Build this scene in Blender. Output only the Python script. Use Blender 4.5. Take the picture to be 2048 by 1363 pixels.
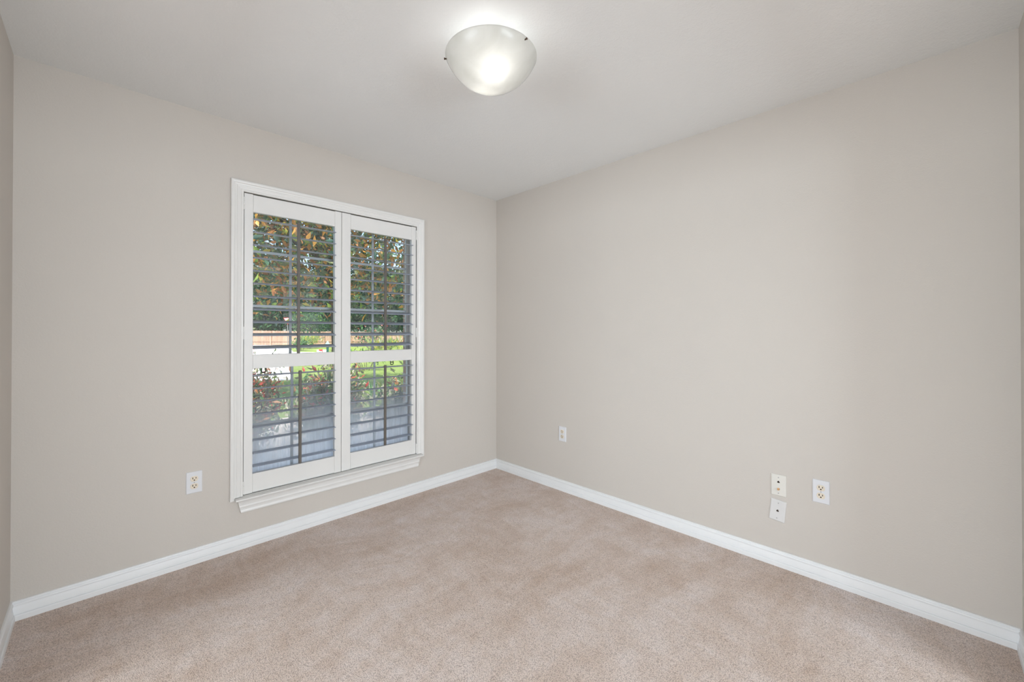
import bpy, math, random
import numpy as np
from mathutils import Matrix, Vector

sc = bpy.context.scene
for o in list(bpy.data.objects):
    bpy.data.objects.remove(o)
COL = sc.collection

# ------------------------------------------------------------------ camera, sky, sun, exposure
W, D, H = 2.839, 3.0326, 2.44            # room: x along the window wall, y towards it, z up
YAW, PITCH, ROLL = 0.78022, 0.00535, 0.0001
cy_, sy_ = math.cos(YAW), math.sin(YAW)
Fh, Rh, Uz = Vector((sy_, cy_, 0)), Vector((cy_, -sy_, 0)), Vector((0, 0, 1))
Fw = Fh * math.cos(PITCH) + Uz * math.sin(PITCH)
Up = -Fh * math.sin(PITCH) + Uz * math.cos(PITCH)
R3 = Rh * math.cos(ROLL) + Up * math.sin(ROLL)
U3 = -Rh * math.sin(ROLL) + Up * math.cos(ROLL)
cd = bpy.data.cameras.new('camera')
cam = bpy.data.objects.new('camera', cd)
COL.objects.link(cam)
cd.sensor_fit = 'HORIZONTAL'; cd.sensor_width = 36.0
cd.lens = 824.05 / 2048 * 36.0
cd.shift_x = 2.47 / 2048
cd.shift_y = -24.81 / 2048
cd.clip_start = 0.02; cd.clip_end = 400
M3 = Matrix((R3, U3, -Fw)).transposed().to_4x4()
M3.translation = Vector((0.27911, 0.25841, 1.2481))
cam.matrix_world = M3
sc.camera = cam

SKY = 0.46
SUN = 9.5
LAMP = 0.60
FILL_POWER = 165.0  # power of the added fill lights
sc.view_settings.view_transform = 'Standard'
sc.view_settings.look = 'None'
sc.view_settings.exposure = 0.0
sc.view_settings.gamma = 1.0
sc.view_settings.use_curve_mapping = False
sc.cycles.max_bounces = 14
sc.cycles.diffuse_bounces = 8
sc.cycles.glossy_bounces = 4
sc.cycles.transmission_bounces = 8
sc.cycles.transparent_max_bounces = 24
sc.cycles.use_denoising = True
sc.cycles.caustics_reflective = False
sc.cycles.caustics_refractive = False

wd = bpy.data.worlds.new('sky'); sc.world = wd; wd.use_nodes = True
wn = wd.node_tree
for n in list(wn.nodes): wn.nodes.remove(n)
st = wn.nodes.new('ShaderNodeTexSky'); st.sky_type = 'NISHITA'; st.sun_disc = False
st.sun_elevation = math.radians(61); st.sun_rotation = math.radians(200)
st.air_density = 1.0; st.dust_density = 2.0; st.ozone_density = 1.2
bg = wn.nodes.new('ShaderNodeBackground'); bg.inputs[1].default_value = SKY
wo = wn.nodes.new('ShaderNodeOutputWorld')
wn.links.new(st.outputs[0], bg.inputs[0]); wn.links.new(bg.outputs[0], wo.inputs[0])

sd = bpy.data.lights.new('sun', 'SUN'); sd.energy = SUN; sd.angle = math.radians(0.6); sd.color = (1.0, 0.95, 0.86)
sun = bpy.data.objects.new('sun', sd); COL.objects.link(sun)
sun.rotation_euler = Vector((0.22, 0.42, -0.88)).to_track_quat('-Z', 'Y').to_euler()
sun.location = (-4, -8, 12)

# added fill: area lights out of view, shining in through two made-up openings
def fill_light(loc, rot, w, h, power):
    ad = bpy.data.lights.new('unseen_fill_light', 'AREA'); ad.shape = 'RECTANGLE'; ad.size = w; ad.size_y = h
    ad.energy = power; ad.color = (0.83, 0.925, 1.0)
    ao = bpy.data.objects.new('unseen_fill_light', ad); COL.objects.link(ao); ao.location = loc; ao.rotation_euler = rot
fill_light((-3.35, 1.55, 1.35), (math.pi / 2, 0, -math.pi / 2), 2.8, 1.7, FILL_POWER * 0.88)
fill_light((0.95, -3.35, 1.35), (math.pi / 2, 0, 0), 2.5, 1.7, FILL_POWER * 1.05)

# ------------------------------------------------------------------ materials
MATS = {}
class G:
    """tiny node-graph helper"""
    def __init__(s, name):
        s.m = bpy.data.materials.new(name); s.m.use_nodes = True; s.t = s.m.node_tree
        for n in list(s.t.nodes): s.t.nodes.remove(n)
        s.out = s.n('ShaderNodeOutputMaterial')
    def n(s, kind, **kw):
        nd = s.t.nodes.new(kind)
        for k, v in kw.items(): setattr(nd, k, v)
        return nd
    def l(s, a, b): s.t.links.new(a, b)
    def pos(s):
        return s.n('ShaderNodeNewGeometry').outputs['Position']
    def mapping(s, vec, scale=(1, 1, 1), rot=(0, 0, 0)):
        m = s.n('ShaderNodeMapping'); m.inputs['Scale'].default_value = scale; m.inputs['Rotation'].default_value = rot
        s.l(vec, m.inputs['Vector']); return m.outputs[0]
    def noise(s, vec, scale, detail=2.0, rough=0.5, dist=0.0):
        n = s.n('ShaderNodeTexNoise'); n.inputs['Scale'].default_value = scale; n.inputs['Detail'].default_value = detail
        n.inputs['Roughness'].default_value = rough; n.inputs['Distortion'].default_value = dist
        s.l(vec, n.inputs['Vector']); return n.outputs['Fac']
    def ramp(s, fac, stops):
        r = s.n('ShaderNodeValToRGB'); e = r.color_ramp.elements
        while len(e) < len(stops): e.new(0.5)
        for k, (p, c) in enumerate(stops):
            e[k].position = p; e[k].color = (*c, 1) if len(c) == 3 else c
        s.l(fac, r.inputs[0]); return r.outputs[0]
    def mix(s, fac, a, b, mode='MIX'):
        m = s.n('ShaderNodeMix', data_type='RGBA', blend_type=mode)
        for sock, v in ((m.inputs[0], fac), (m.inputs[6], a), (m.inputs[7], b)):
            if isinstance(v, (int, float)): sock.default_value = v
            elif isinstance(v, tuple): sock.default_value = (*v, 1)
            else: s.l(v, sock)
        return m.outputs[2]
    def math(s, op, a, b=0.0, clamp=False):
        m = s.n('ShaderNodeMath', operation=op, use_clamp=clamp)
        for sock, v in ((m.inputs[0], a), (m.inputs[1], b)):
            if isinstance(v, (int, float)): sock.default_value = v
            else: s.l(v, sock)
        return m.outputs[0]
    def bump(s, h, strength, dist):
        b = s.n('ShaderNodeBump'); b.inputs['Strength'].default_value = strength; b.inputs['Distance'].default_value = dist
        s.l(h, b.inputs['Height']); return b.outputs[0]
    def bsdf(s, col, rough=0.5, spec=0.5, normal=None, metal=0.0, **kw):
        b = s.n('ShaderNodeBsdfPrincipled')
        if isinstance(col, tuple): b.inputs['Base Color'].default_value = (*col, 1)
        else: s.l(col, b.inputs['Base Color'])
        b.inputs['Roughness'].default_value = rough; b.inputs['Metallic'].default_value = metal
        b.inputs['Specular IOR Level'].default_value = spec
        if normal is not None: s.l(normal, b.inputs['Normal'])
        s.l(b.outputs[0], s.out.inputs[0]); return b
    def done(s):
        MATS[s.m.name] = s.m; return s.m

def m_plain(name, col, rough=0.5, spec=0.5, metal=0.0, var=0.04, scale=9.0):
    g = G(name); f = g.noise(g.pos(), scale, 3)
    c = g.ramp(f, [(0.3, tuple(x * (1 - var) for x in col)), (0.7, tuple(min(1, x * (1 + var)) for x in col))])
    g.bsdf(c, rough, spec, metal=metal); return g.done()

def m_wall():
    g = G('wall_paint'); p = g.pos()
    c = g.ramp(g.noise(p, 1.3, 3), [(0.3, (0.566, 0.531, 0.492)), (0.7, (0.578, 0.541, 0.499))])
    h = g.math('ADD', g.noise(p, 150, 2, 0.55), g.math('MULTIPLY', g.noise(p, 55, 2), 0.6))
    g.bsdf(c, 0.62, 0.35, g.bump(h, 0.28, 0.002)); return g.done()

def m_ceiling():
    g = G('ceiling_paint'); p = g.pos()
    c = g.ramp(g.noise(p, 2.0, 3), [(0.3, (0.775, 0.795, 0.800)), (0.7, (0.790, 0.808, 0.812))])
    h = g.math('ADD', g.noise(p, 120, 3, 0.6), g.math('MULTIPLY', g.noise(p, 38, 2), 0.9))
    g.bsdf(c, 0.8, 0.2, g.bump(h, 0.4, 0.003)); return g.done()

def m_carpet():
    g = G('carpet'); p = g.pos()
    warp = g.n('ShaderNodeTexNoise'); warp.inputs['Scale'].default_value = 1.6; warp.inputs['Detail'].default_value = 2
    g.l(p, warp.inputs['Vector'])
    add = g.n('ShaderNodeVectorMath', operation='MULTIPLY_ADD'); add.inputs[1].default_value = (0.5, 0.5, 0.0)
    g.l(warp.outputs['Color'], add.inputs[0]); g.l(p, add.inputs[2])
    wp = add.outputs[0]
    # pile laid in strokes by a vacuum cleaner: broad patches and fine parallel scallops
    broad = g.noise(g.mapping(wp, (1.1, 2.2, 1), (0, 0, 0.75)), 1.0, 3, 0.6)
    strokes = g.noise(g.mapping(wp, (24, 2.4, 1), (0, 0, 0.55)), 1.0, 2, 0.5)
    strokes2 = g.noise(g.mapping(wp, (3.0, 30, 1), (0, 0, 0.45)), 1.0, 2, 0.5)
    mid = g.noise(p, 9, 4, 0.6)
    lay = g.math('ADD', g.math('MULTIPLY', broad, 0.52),
                 g.math('ADD', g.math('MULTIPLY', strokes, 0.14), g.math('ADD', g.math('MULTIPLY', strokes2, 0.12), g.math('MULTIPLY', mid, 0.22))))
    c = g.ramp(lay, [(0.38, (0.680, 0.530, 0.435)), (0.50, (0.795, 0.665, 0.590)), (0.62, (0.900, 0.800, 0.760))])
    tuft = g.n('ShaderNodeTexVoronoi'); tuft.inputs['Scale'].default_value = 280; g.l(p, tuft.inputs['Vector'])
    fine = g.noise(p, 430, 3, 0.7)
    sp = g.math('ADD', g.math('MULTIPLY', tuft.outputs['Distance'], 0.7), g.math('MULTIPLY', fine, 0.75))
    c = g.mix(1.0, c, g.ramp(sp, [(0.30, (1.26, 1.25, 1.25)), (0.62, (0.98, 0.98, 0.98)), (0.95, (0.58, 0.55, 0.54))]), 'MULTIPLY')
    h = g.math('SUBTRACT', 1.0, sp)
    b = g.bsdf(c, 0.95, 0.05, g.bump(h, 0.75, 0.006))
    b.inputs['Sheen Weight'].default_value = 0.15; b.inputs['Sheen Roughness'].default_value = 0.5
    return g.done()

def m_glass(name, lo=0.03, hi=0.10, z0=None, z1=None, screen_haze=0.0):
    """clear pane: mostly transparent, fresnel reflection, a noisy dirt film and painted insect screen haze"""
    g = G(name); p = g.pos()
    tr = g.n('ShaderNodeBsdfTransparent'); tr.inputs[0].default_value = (0.95, 0.975, 0.965, 1)
    gl = g.n('ShaderNodeBsdfGlossy'); gl.inputs['Roughness'].default_value = 0.02
    fr = g.n('ShaderNodeFresnel'); fr.inputs[0].default_value = 1.5
    mx = g.n('ShaderNodeMixShader'); g.l(fr.outputs[0], mx.inputs[0]); g.l(tr.outputs[0], mx.inputs[1]); g.l(gl.outputs[0], mx.inputs[2])
    d1 = g.n('ShaderNodeBsdfTranslucent'); d1.inputs[0].default_value = (0.90, 0.93, 0.96, 1)
    d2 = g.n('ShaderNodeBsdfDiffuse'); d2.inputs[0].default_value = (0.8, 0.82, 0.84, 1)
    dm = g.n('ShaderNodeMixShader'); dm.inputs[0].default_value = 0.3; g.l(d1.outputs[0], dm.inputs[1]); g.l(d2.outputs[0], dm.inputs[2])
    f = g.ramp(g.noise(g.mapping(p, (14, 14, 2.0)), 1.0, 5, 0.65), [(0.35, (lo,) * 3), (0.75, (hi,) * 3)])
    if z0 is not None:
        sx = g.n('ShaderNodeSeparateXYZ'); g.l(p, sx.inputs[0])
        mr = g.n('ShaderNodeMapRange'); mr.interpolation_type = 'SMOOTHSTEP'
        mr.inputs[1].default_value = z0; mr.inputs[2].default_value = z1; mr.inputs[3].default_value = screen_haze; mr.inputs[4].default_value = 0.0  # screen's light haze put into the pane, thicker towards the bottom
        g.l(sx.outputs[2], mr.inputs[0])
        streak = g.ramp(g.noise(g.mapping(p, (60, 60, 5)), 1.0, 4, 0.7), [(0.3, (0.75,) * 3), (0.7, (1.15,) * 3)])
        f = g.math('ADD', f, g.math('MULTIPLY', mr.outputs[0], streak), True)
    ms = g.n('ShaderNodeMixShader'); g.l(f, ms.inputs[0]); g.l(mx.outputs[0], ms.inputs[1]); g.l(dm.outputs[0], ms.inputs[2])
    g.l(ms.outputs[0], g.out.inputs[0]); return g.done()

def m_bowl():
    g = G('alabaster_glass'); p = g.pos()
    swirl = g.noise(p, 7, 4, 0.55, 1.6)
    c = g.ramp(swirl, [(0.35, (0.90, 0.90, 0.87)), (0.65, (0.97, 0.97, 0.95))])
    tl = g.n('ShaderNodeBsdfTranslucent'); g.l(c, tl.inputs[0])
    df = g.n('ShaderNodeBsdfDiffuse'); g.l(c, df.inputs[0])
    tr = g.n('ShaderNodeBsdfTransparent'); tr.inputs[0].default_value = (0.97, 0.97, 0.95, 1)
    gl = g.n('ShaderNodeBsdfGlossy'); gl.inputs['Roughness'].default_value = 0.15
    a = g.n('ShaderNodeMixShader'); a.inputs[0].default_value = 0.25; g.l(tl.outputs[0], a.inputs[1]); g.l(df.outputs[0], a.inputs[2])
    b = g.n('ShaderNodeMixShader'); b.inputs[0].default_value = 0.05; g.l(a.outputs[0], b.inputs[1]); g.l(tr.outputs[0], b.inputs[2])
    fr = g.n('ShaderNodeFresnel'); fr.inputs[0].default_value = 1.35
    e = g.n('ShaderNodeMixShader'); g.l(fr.outputs[0], e.inputs[0]); g.l(b.outputs[0], e.inputs[1]); g.l(gl.outputs[0], e.inputs[2])
    g.l(e.outputs[0], g.out.inputs[0]); return g.done()

def m_bulb():
    g = G('lit_bulb')
    e = g.n('ShaderNodeEmission'); e.inputs[0].default_value = (1, 0.97, 0.92, 1); e.inputs[1].default_value = 3
    g.l(e.outputs[0], g.out.inputs[0]); return g.done()

def m_leaf(name, c0, c1, rough=0.45, trans=0.35, spec=0.5):
    g = G(name); p = g.pos()
    c = g.ramp(g.noise(p, 5.0, 3), [(0.3, c0), (0.7, c1)])
    b = g.bsdf(c, rough, spec)
    tl = g.n('ShaderNodeBsdfTranslucent'); g.l(c, tl.inputs[0])
    m = g.n('ShaderNodeMixShader'); m.inputs[0].default_value = trans
    g.l(b.outputs[0], m.inputs[1]); g.l(tl.outputs[0], m.inputs[2]); g.l(m.outputs[0], g.out.inputs[0]); return g.done()

def m_ground(name, stops, scale, rough=0.9, bump=0.3):
    g = G(name); p = g.pos()
    f = g.math('ADD', g.math('MULTIPLY', g.noise(p, scale, 4, 0.6), 0.5), g.math('MULTIPLY', g.noise(p, scale * 14, 3, 0.7), 0.5))
    g.bsdf(g.ramp(f, stops), rough, 0.15, g.bump(f, bump, 0.03)); return g.done()

def m_brick():
    g = G('brick'); p = g.pos()
    cmb = g.n('ShaderNodeCombineXYZ'); sx = g.n('ShaderNodeSeparateXYZ'); g.l(p, sx.inputs[0])
    g.l(g.math('ADD', sx.outputs[0], sx.outputs[1]), cmb.inputs[0]); g.l(sx.outputs[2], cmb.inputs[1])
    b = g.n('ShaderNodeTexBrick'); g.l(cmb.outputs[0], b.inputs['Vector'])
    b.inputs['Color1'].default_value = (0.46, 0.27, 0.21, 1); b.inputs['Color2'].default_value = (0.55, 0.36, 0.29, 1)
    b.inputs['Mortar'].default_value = (0.62, 0.58, 0.53, 1); b.inputs['Scale'].default_value = 1.0
    b.inputs['Brick Width'].default_value = 0.2; b.inputs['Row Height'].default_value = 0.075; b.inputs['Mortar Size'].default_value = 0.006
    g.bsdf(b.outputs[0], 0.9, 0.2); return g.done()

def m_fence():
    g = G('fence_cedar'); p = g.pos()
    c = g.ramp(g.noise(g.mapping(p, (6, 6, 0.5)), 1.0, 4, 0.6), [(0.3, (0.33, 0.20, 0.14)), (0.7, (0.52, 0.34, 0.25))])
    g.bsdf(c, 0.85, 0.2); return g.done()

m_wall(); m_ceiling(); m_carpet(); m_bowl(); m_bulb(); m_brick(); m_fence()
m_glass('upper_pane_glass', 0.02, 0.09)
m_glass('lower_pane_glass', 0.05, 0.14, 0.36, 0.90, 0.84)
m_plain('trim_white', (0.73, 0.725, 0.71), 0.35, 0.5, var=0.01)
m_plain('baseboard_white', (0.76, 0.77, 0.78), 0.35, 0.5, var=0.015)
m_plain('shutter_white', (0.72, 0.715, 0.70), 0.4, 0.5, var=0.008)
m_plain('louver_shade_tint', (0.36, 0.40, 0.48), 0.38, 0.5, var=0.02)  # white louvers: shade and blue sky tint put into the colour
m_plain('tilt_bar_shade_tint', (0.125, 0.112, 0.098), 0.45, 0.4, var=0.03)  # white bars: backlit shade put into the base colour
m_plain('window_vinyl', (0.82, 0.82, 0.82), 0.4, 0.4, var=0.01)
m_plain('muntin_grey', (0.48, 0.52, 0.56), 0.4, 0.4, var=0.02)
m_plain('black_metal', (0.015, 0.015, 0.016), 0.4, 0.5)
m_plain('bronze', (0.10, 0.065, 0.045), 0.35, 0.5, metal=0.7)
m_plain('fixture_white', (0.82, 0.81, 0.79), 0.4, 0.4)
m_plain('plate_white', (0.69, 0.70, 0.73), 0.3, 0.5, var=0.01)
m_plain('plate_ivory', (0.70, 0.685, 0.64), 0.3, 0.5, var=0.01)
m_plain('plate_off_white', (0.66, 0.655, 0.65), 0.35, 0.5, var=0.01)
m_plain('socket_ivory', (0.73, 0.655, 0.54), 0.35, 0.5, var=0.02)
m_plain('slot_dark', (0.035, 0.025, 0.018), 0.6, 0.2)
m_plain('screw_steel', (0.42, 0.42, 0.43), 0.35, 0.5, metal=0.6)
m_plain('brass', (0.72, 0.46, 0.24), 0.3, 0.5, metal=0.8)
m_plain('roof_shingle', (0.12, 0.10, 0.09), 0.9, 0.1)
m_plain('soffit_white', (0.7, 0.7, 0.68), 0.6, 0.3)
m_plain('bark', (0.09, 0.065, 0.05), 0.9, 0.1, var=0.3, scale=14)
m_plain('twig', (0.20, 0.14, 0.10), 0.85, 0.1, var=0.3, scale=30)
m_plain('sign_red', (0.55, 0.03, 0.035), 0.4, 0.4)
m_plain('sign_white', (0.82, 0.82, 0.82), 0.4, 0.4)
m_plain('post_grey', (0.16, 0.17, 0.17), 0.5, 0.4)
m_plain('mailbox_green', (0.02, 0.10, 0.075), 0.45, 0.4)
m_plain('mailbox_roof_teal', (0.10, 0.28, 0.28), 0.45, 0.4)
m_ground('lawn_grass', [(0.32, (0.08, 0.12, 0.025)), (0.5, (0.18, 0.24, 0.05)), (0.68, (0.32, 0.34, 0.11))], 0.9)
m_ground('concrete', [(0.3, (0.50, 0.47, 0.46)), (0.7, (0.64, 0.61, 0.60))], 1.5, 0.85, 0.1)
m_ground('mulch', [(0.3, (0.26, 0.20, 0.17)), (0.5, (0.50, 0.42, 0.38)), (0.68, (0.70, 0.63, 0.60))], 7, 0.95, 0.6)
m_leaf('leaf_magnolia_green', (0.028, 0.075, 0.045), (0.075, 0.15, 0.085), 0.22, 0.15, 0.8)
m_leaf('leaf_rust', (0.28, 0.105, 0.035), (0.48, 0.22, 0.075), 0.5, 0.35)
m_leaf('leaf_orange', (0.62, 0.27, 0.05), (0.75, 0.43, 0.10), 0.5, 0.45)
m_leaf('leaf_yellow', (0.60, 0.44, 0.05), (0.68, 0.60, 0.10), 0.5, 0.5)
m_leaf('leaf_lime', (0.16, 0.30, 0.05), (0.36, 0.46, 0.09), 0.5, 0.5)
m_leaf('leaf_olive', (0.09, 0.12, 0.045), (0.20, 0.22, 0.09), 0.5, 0.4)
m_leaf('leaf_dark', (0.010, 0.035, 0.018), (0.03, 0.085, 0.035), 0.55, 0.2, 0.3)
m_leaf('leaf_mid', (0.03, 0.10, 0.03), (0.08, 0.20, 0.06), 0.5, 0.3, 0.3)
m_leaf('leaf_red', (0.50, 0.05, 0.045), (0.62, 0.14, 0.09), 0.5, 0.4)
m_leaf('leaf_pale', (0.42, 0.40, 0.28), (0.60, 0.56, 0.44), 0.5, 0.4)

# ------------------------------------------------------------------ mesh helpers
class MB:
    """collects shapes into one mesh"""
    def __init__(s): s.v, s.f, s.mi = [], [], []
    def add(s, vs, fs, mi=0):
        b = len(s.v); s.v += [tuple(v) for v in vs]
        for f in fs: s.f.append(tuple(b + i for i in f)); s.mi.append(mi)
    def box(s, x0, x1, y0, y1, z0, z1, mi=0):
        v = [(x, y, z) for z in (z0, z1) for y in (y0, y1) for x in (x0, x1)]
        s.add(v, [(0, 2, 3, 1), (4, 5, 7, 6), (0, 1, 5, 4), (2, 6, 7, 3), (0, 4, 6, 2), (1, 3, 7, 5)], mi)
    def bbox(s, x0, x1, y0, y1, z0, z1, b, mi=0):
        """box with chamfered edges"""
        vs, idx = [], {}
        for ix, x in enumerate((x0, x1)):
            for iy, y in enumerate((y0, y1)):
                for iz, z in enumerate((z0, z1)):
                    dx, dy, dz = b * (1 - 2 * ix), b * (1 - 2 * iy), b * (1 - 2 * iz)
                    for a, c in ((0, (x, y + dy, z + dz)), (1, (x + dx, y, z + dz)), (2, (x + dx, y + dy, z))):
                        idx[ix, iy, iz, a] = len(vs); vs.append(c)
        I = lambda x, y, z, a: idx[x, y, z, a]
        fs = []
        for e in (0, 1):
            q = [(0, 0), (0, 1), (1, 1), (1, 0)]; q = q if e else q[::-1]
            fs.append([I(e, *t, 0) for t in q][::1]); fs.append([I(t[0], e, t[1], 1) for t in q[::-1]]); fs.append([I(*t, e, 2) for t in q])
        for i in (0, 1):
            for j in (0, 1):
                fs.append([I(0, i, j, 1), I(1, i, j, 1), I(1, i, j, 2), I(0, i, j, 2)])
                fs.append([I(i, 0, j, 0), I(i, 1, j, 0), I(i, 1, j, 2), I(i, 0, j, 2)])
                fs.append([I(i, j, 0, 0), I(i, j, 1, 0), I(i, j, 1, 1), I(i, j, 0, 1)])
                for k in (0, 1): fs.append([I(i, j, k, 0), I(i, j, k, 1), I(i, j, k, 2)])
        s.add(vs, fs, mi)
    def prism(s, prof, a, b, axis, mi=0):
        """closed 2-D profile swept from a to b along axis; prof in the two other axes in order"""
        n = len(prof)
        def P(u, v, t):
            return {0: (t, u, v), 1: (u, t, v), 2: (u, v, t)}[axis]
        vs = [P(u, v, a) for u, v in prof] + [P(u, v, b) for u, v in prof]
        fs = [(i, (i + 1) % n, n + (i + 1) % n, n + i) for i in range(n)] + [tuple(range(n))[::-1], tuple(range(n, 2 * n))]
        s.add(vs, fs, mi)
    def rings(s, rings, closed_ends=True, mi=0):
        n = len(rings[0]); vs = [p for r in rings for p in r]; fs = []
        for k in range(len(rings) - 1):
            for i in range(n):
                j = (i + 1) % n
                fs.append((k * n + i, k * n + j, (k + 1) * n + j, (k + 1) * n + i))
        if closed_ends:
            fs.append(tuple(range(n))[::-1]); fs.append(tuple(range((len(rings) - 1) * n, len(rings) * n)))
        s.add(vs, fs, mi)
    def tube(s, pts, rad, n=8, mi=0):
        pts = [Vector(p) for p in pts]; rad = rad if isinstance(rad, (list, tuple)) else [rad] * len(pts)
        out = []
        for k, p in enumerate(pts):
            d = (pts[min(k + 1, len(pts) - 1)] - pts[max(k - 1, 0)]).normalized()
            u = d.orthogonal().normalized() if abs(d.z) > 0.98 else d.cross(Vector((0, 0, 1))).normalized()
            w = d.cross(u)
            out.append([p + (u * math.cos(6.28319 * i / n) + w * math.sin(6.28319 * i / n)) * rad[k] for i in range(n)])
        s.rings(out, True, mi)
    def lathe(s, prof, c, n=48, mi=0, axis='z', ang0=0):
        """prof: (r, h) list"""
        rg = []
        for r, h in prof:
            ring = []
            for i in range(n):
                a = 6.283185 * i / n + ang0
                q = (r * math.cos(a), r * math.sin(a), h)
                if axis == 'x': q = (h, q[0], q[1])
                if axis == 'y': q = (q[0], h, q[1])
                ring.append((c[0] + q[0], c[1] + q[1], c[2] + q[2]))
            rg.append(ring)
        s.rings(rg, True, mi)
    def build(s, name, mats, parent=None, smooth=False, origin=None):
        me = bpy.data.meshes.new(name)
        vs = s.v
        if origin is not None: vs = [(x - origin[0], y - origin[1], z - origin[2]) for x, y, z in vs]
        me.from_pydata(vs, [], s.f)
        for m in (mats if isinstance(mats, (list, tuple)) else [mats]): me.materials.append(MATS[m])
        me.polygons.foreach_set('material_index', s.mi)
        if smooth: me.polygons.foreach_set('use_smooth', [True] * len(s.f))
        me.update()
        import bmesh
        bm = bmesh.new(); bm.from_mesh(me); bmesh.ops.recalc_face_normals(bm, faces=bm.faces); bm.to_mesh(me); bm.free()
        if smooth:
            try: me.set_sharp_from_angle(angle=math.radians(38))
            except Exception: pass
        o = bpy.data.objects.new(name, me); COL.objects.link(o)
        if origin is not None: o.location = origin
        if parent is not None:
            o.parent = parent
            if parent.type == 'EMPTY' or origin is None:
                o.matrix_parent_inverse = Matrix.Translation(-Vector(world_loc(parent)))
        return o

def world_loc(o):
    p = Vector(o.location)
    return p if o.parent is None else p + o.matrix_parent_inverse.translation + world_loc(o.parent)

def tag(o, label, cat, group=None, kind=None):
    o['label'] = label; o['category'] = cat
    if group: o['group'] = group
    if kind: o['kind'] = kind
    return o

def thing(name, loc, label, cat, group=None):
    o = bpy.data.objects.new(name, None); COL.objects.link(o); o.location = loc
    o.empty_display_size = 0.1; o['kind'] = 'thing'
    return tag(o, label, cat, group)

def struct(o, label, cat):
    return tag(o, label, cat, None, 'structure')

# ------------------------------------------------------------------ room shell
T = 0.12
OX0, OX1, OZ0, OZ1 = 0.853, 2.011, 0.298, 2.060        # window opening
b = MB()
b.box(-T, OX0, D, D + T, 0, H); b.box(OX1, W + T, D, D + T, 0, H)
b.box(OX0, OX1, D, D + T, 0, OZ0); b.box(OX0, OX1, D, D + T, OZ1, H)
struct(b.build('wall_left', 'wall_paint'), 'greige painted wall that holds the shuttered window', 'wall')
b = MB(); b.box(W, W + T, -T, D, 0, H)
struct(b.build('wall_right', 'wall_paint'), 'blank greige wall with outlets and jack plates to the right of the corner', 'wall')
b = MB(); b.box(-T, 0, 2.35, D, 0, H); b.box(-T, 0, -T, 0.12, 0, H); b.box(-T, 0, 0.12, 2.35, 2.12, H)  # wide opening added out of view to let fill light in
struct(b.build('wall_near_left', 'wall_paint'), 'sliver of greige wall at the far left edge of the photo', 'wall')
b = MB(); b.box(2.45, W, -T, 0, 0, H); b.box(0, 0.12, -T, 0, 0, H); b.box(0.12, 2.45, -T, 0, 2.12, H)  # second added opening, also there for the fill light
struct(b.build('wall_near_right', 'wall_paint'), 'sliver of greige wall at the far right edge of the photo', 'wall')
b = MB(); b.box(-3.5, W + T, -3.5, D + T, H, H + 0.12)
struct(b.build('ceiling', 'ceiling_paint'), 'white lightly textured ceiling with a bowl light in its middle', 'ceiling')
b = MB(); b.box(-3.5, W + T, -3.5, D + T, -0.1, 0)
struct(b.build('floor', 'carpet'), 'beige cut pile carpet with vacuum strokes', 'floor')

b = MB()     # unseen walls added to enclose the fill lights
b.box(-3.62, -3.5, -3.62, D + T, -0.1, H + 0.12); b.box(-3.5, W + T, -3.62, -3.5, -0.1, H + 0.12)
b.box(-3.5, -T, D, D + T, 0, H); b.box(W, W + T, -3.5, -T, 0, H)
struct(b.build('wall_added_unseen', 'wall_paint'), 'unseen greige walls added around the fill lights behind the camera', 'wall')

# baseboards: moulded profile (distance from wall, height), mitred in the corners
BP = [(0, 0.083), (0.0045, 0.083), (0.0075, 0.0815), (0.0082, 0.079), (0.0070, 0.0765), (0.0052, 0.0755), (0.0058, 0.0735), (0.0098, 0.0705), (0.0108, 0.067),
      (0.0098, 0.0640), (0.0062, 0.0625), (0.0064, 0.058), (0.0084, 0.048), (0.0104, 0.036), (0.0112, 0.0285), (0.0082, 0.0265), (0.0088, 0.0252), (0.0140, 0.0240), (0.0155, 0.021), (0.0155, 0.0), (0, 0.0)]
def baseboard(name, fn, length, label, start=None):
    bb = MB(); n = len(BP)
    vs = [fn(d, z, d if start is None else start) for d, z in BP] + [fn(d, z, length - d) for d, z in BP]
    bb.add(vs, [(i, (i + 1) % n, n + (i + 1) % n, n + i) for i in range(n)] + [tuple(range(n)), tuple(range(n, 2 * n))[::-1]])
    struct(bb.build(name, 'baseboard_white'), label, 'baseboard')
baseboard('baseboard_left', lambda d, z, t: (t, D - d, z), W, 'white moulded baseboard under the window')
baseboard('baseboard_right', lambda d, z, t: (W - d, t, z), D, 'white moulded baseboard along the blank right wall')
baseboard('baseboard_near_left', lambda d, z, t: (d, t, z), D, 'short white baseboard end in the bottom left corner', 2.35)
baseboard('baseboard_near_right', lambda d, z, t: (t, d, z), W, 'short white baseboard end in the bottom right corner', 2.45)

# ------------------------------------------------------------------ window
win = thing('window_1', (1.43, D, OZ0), 'white framed grid window behind plantation shutters', 'window'); win['kind'] = 'structure'
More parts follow.
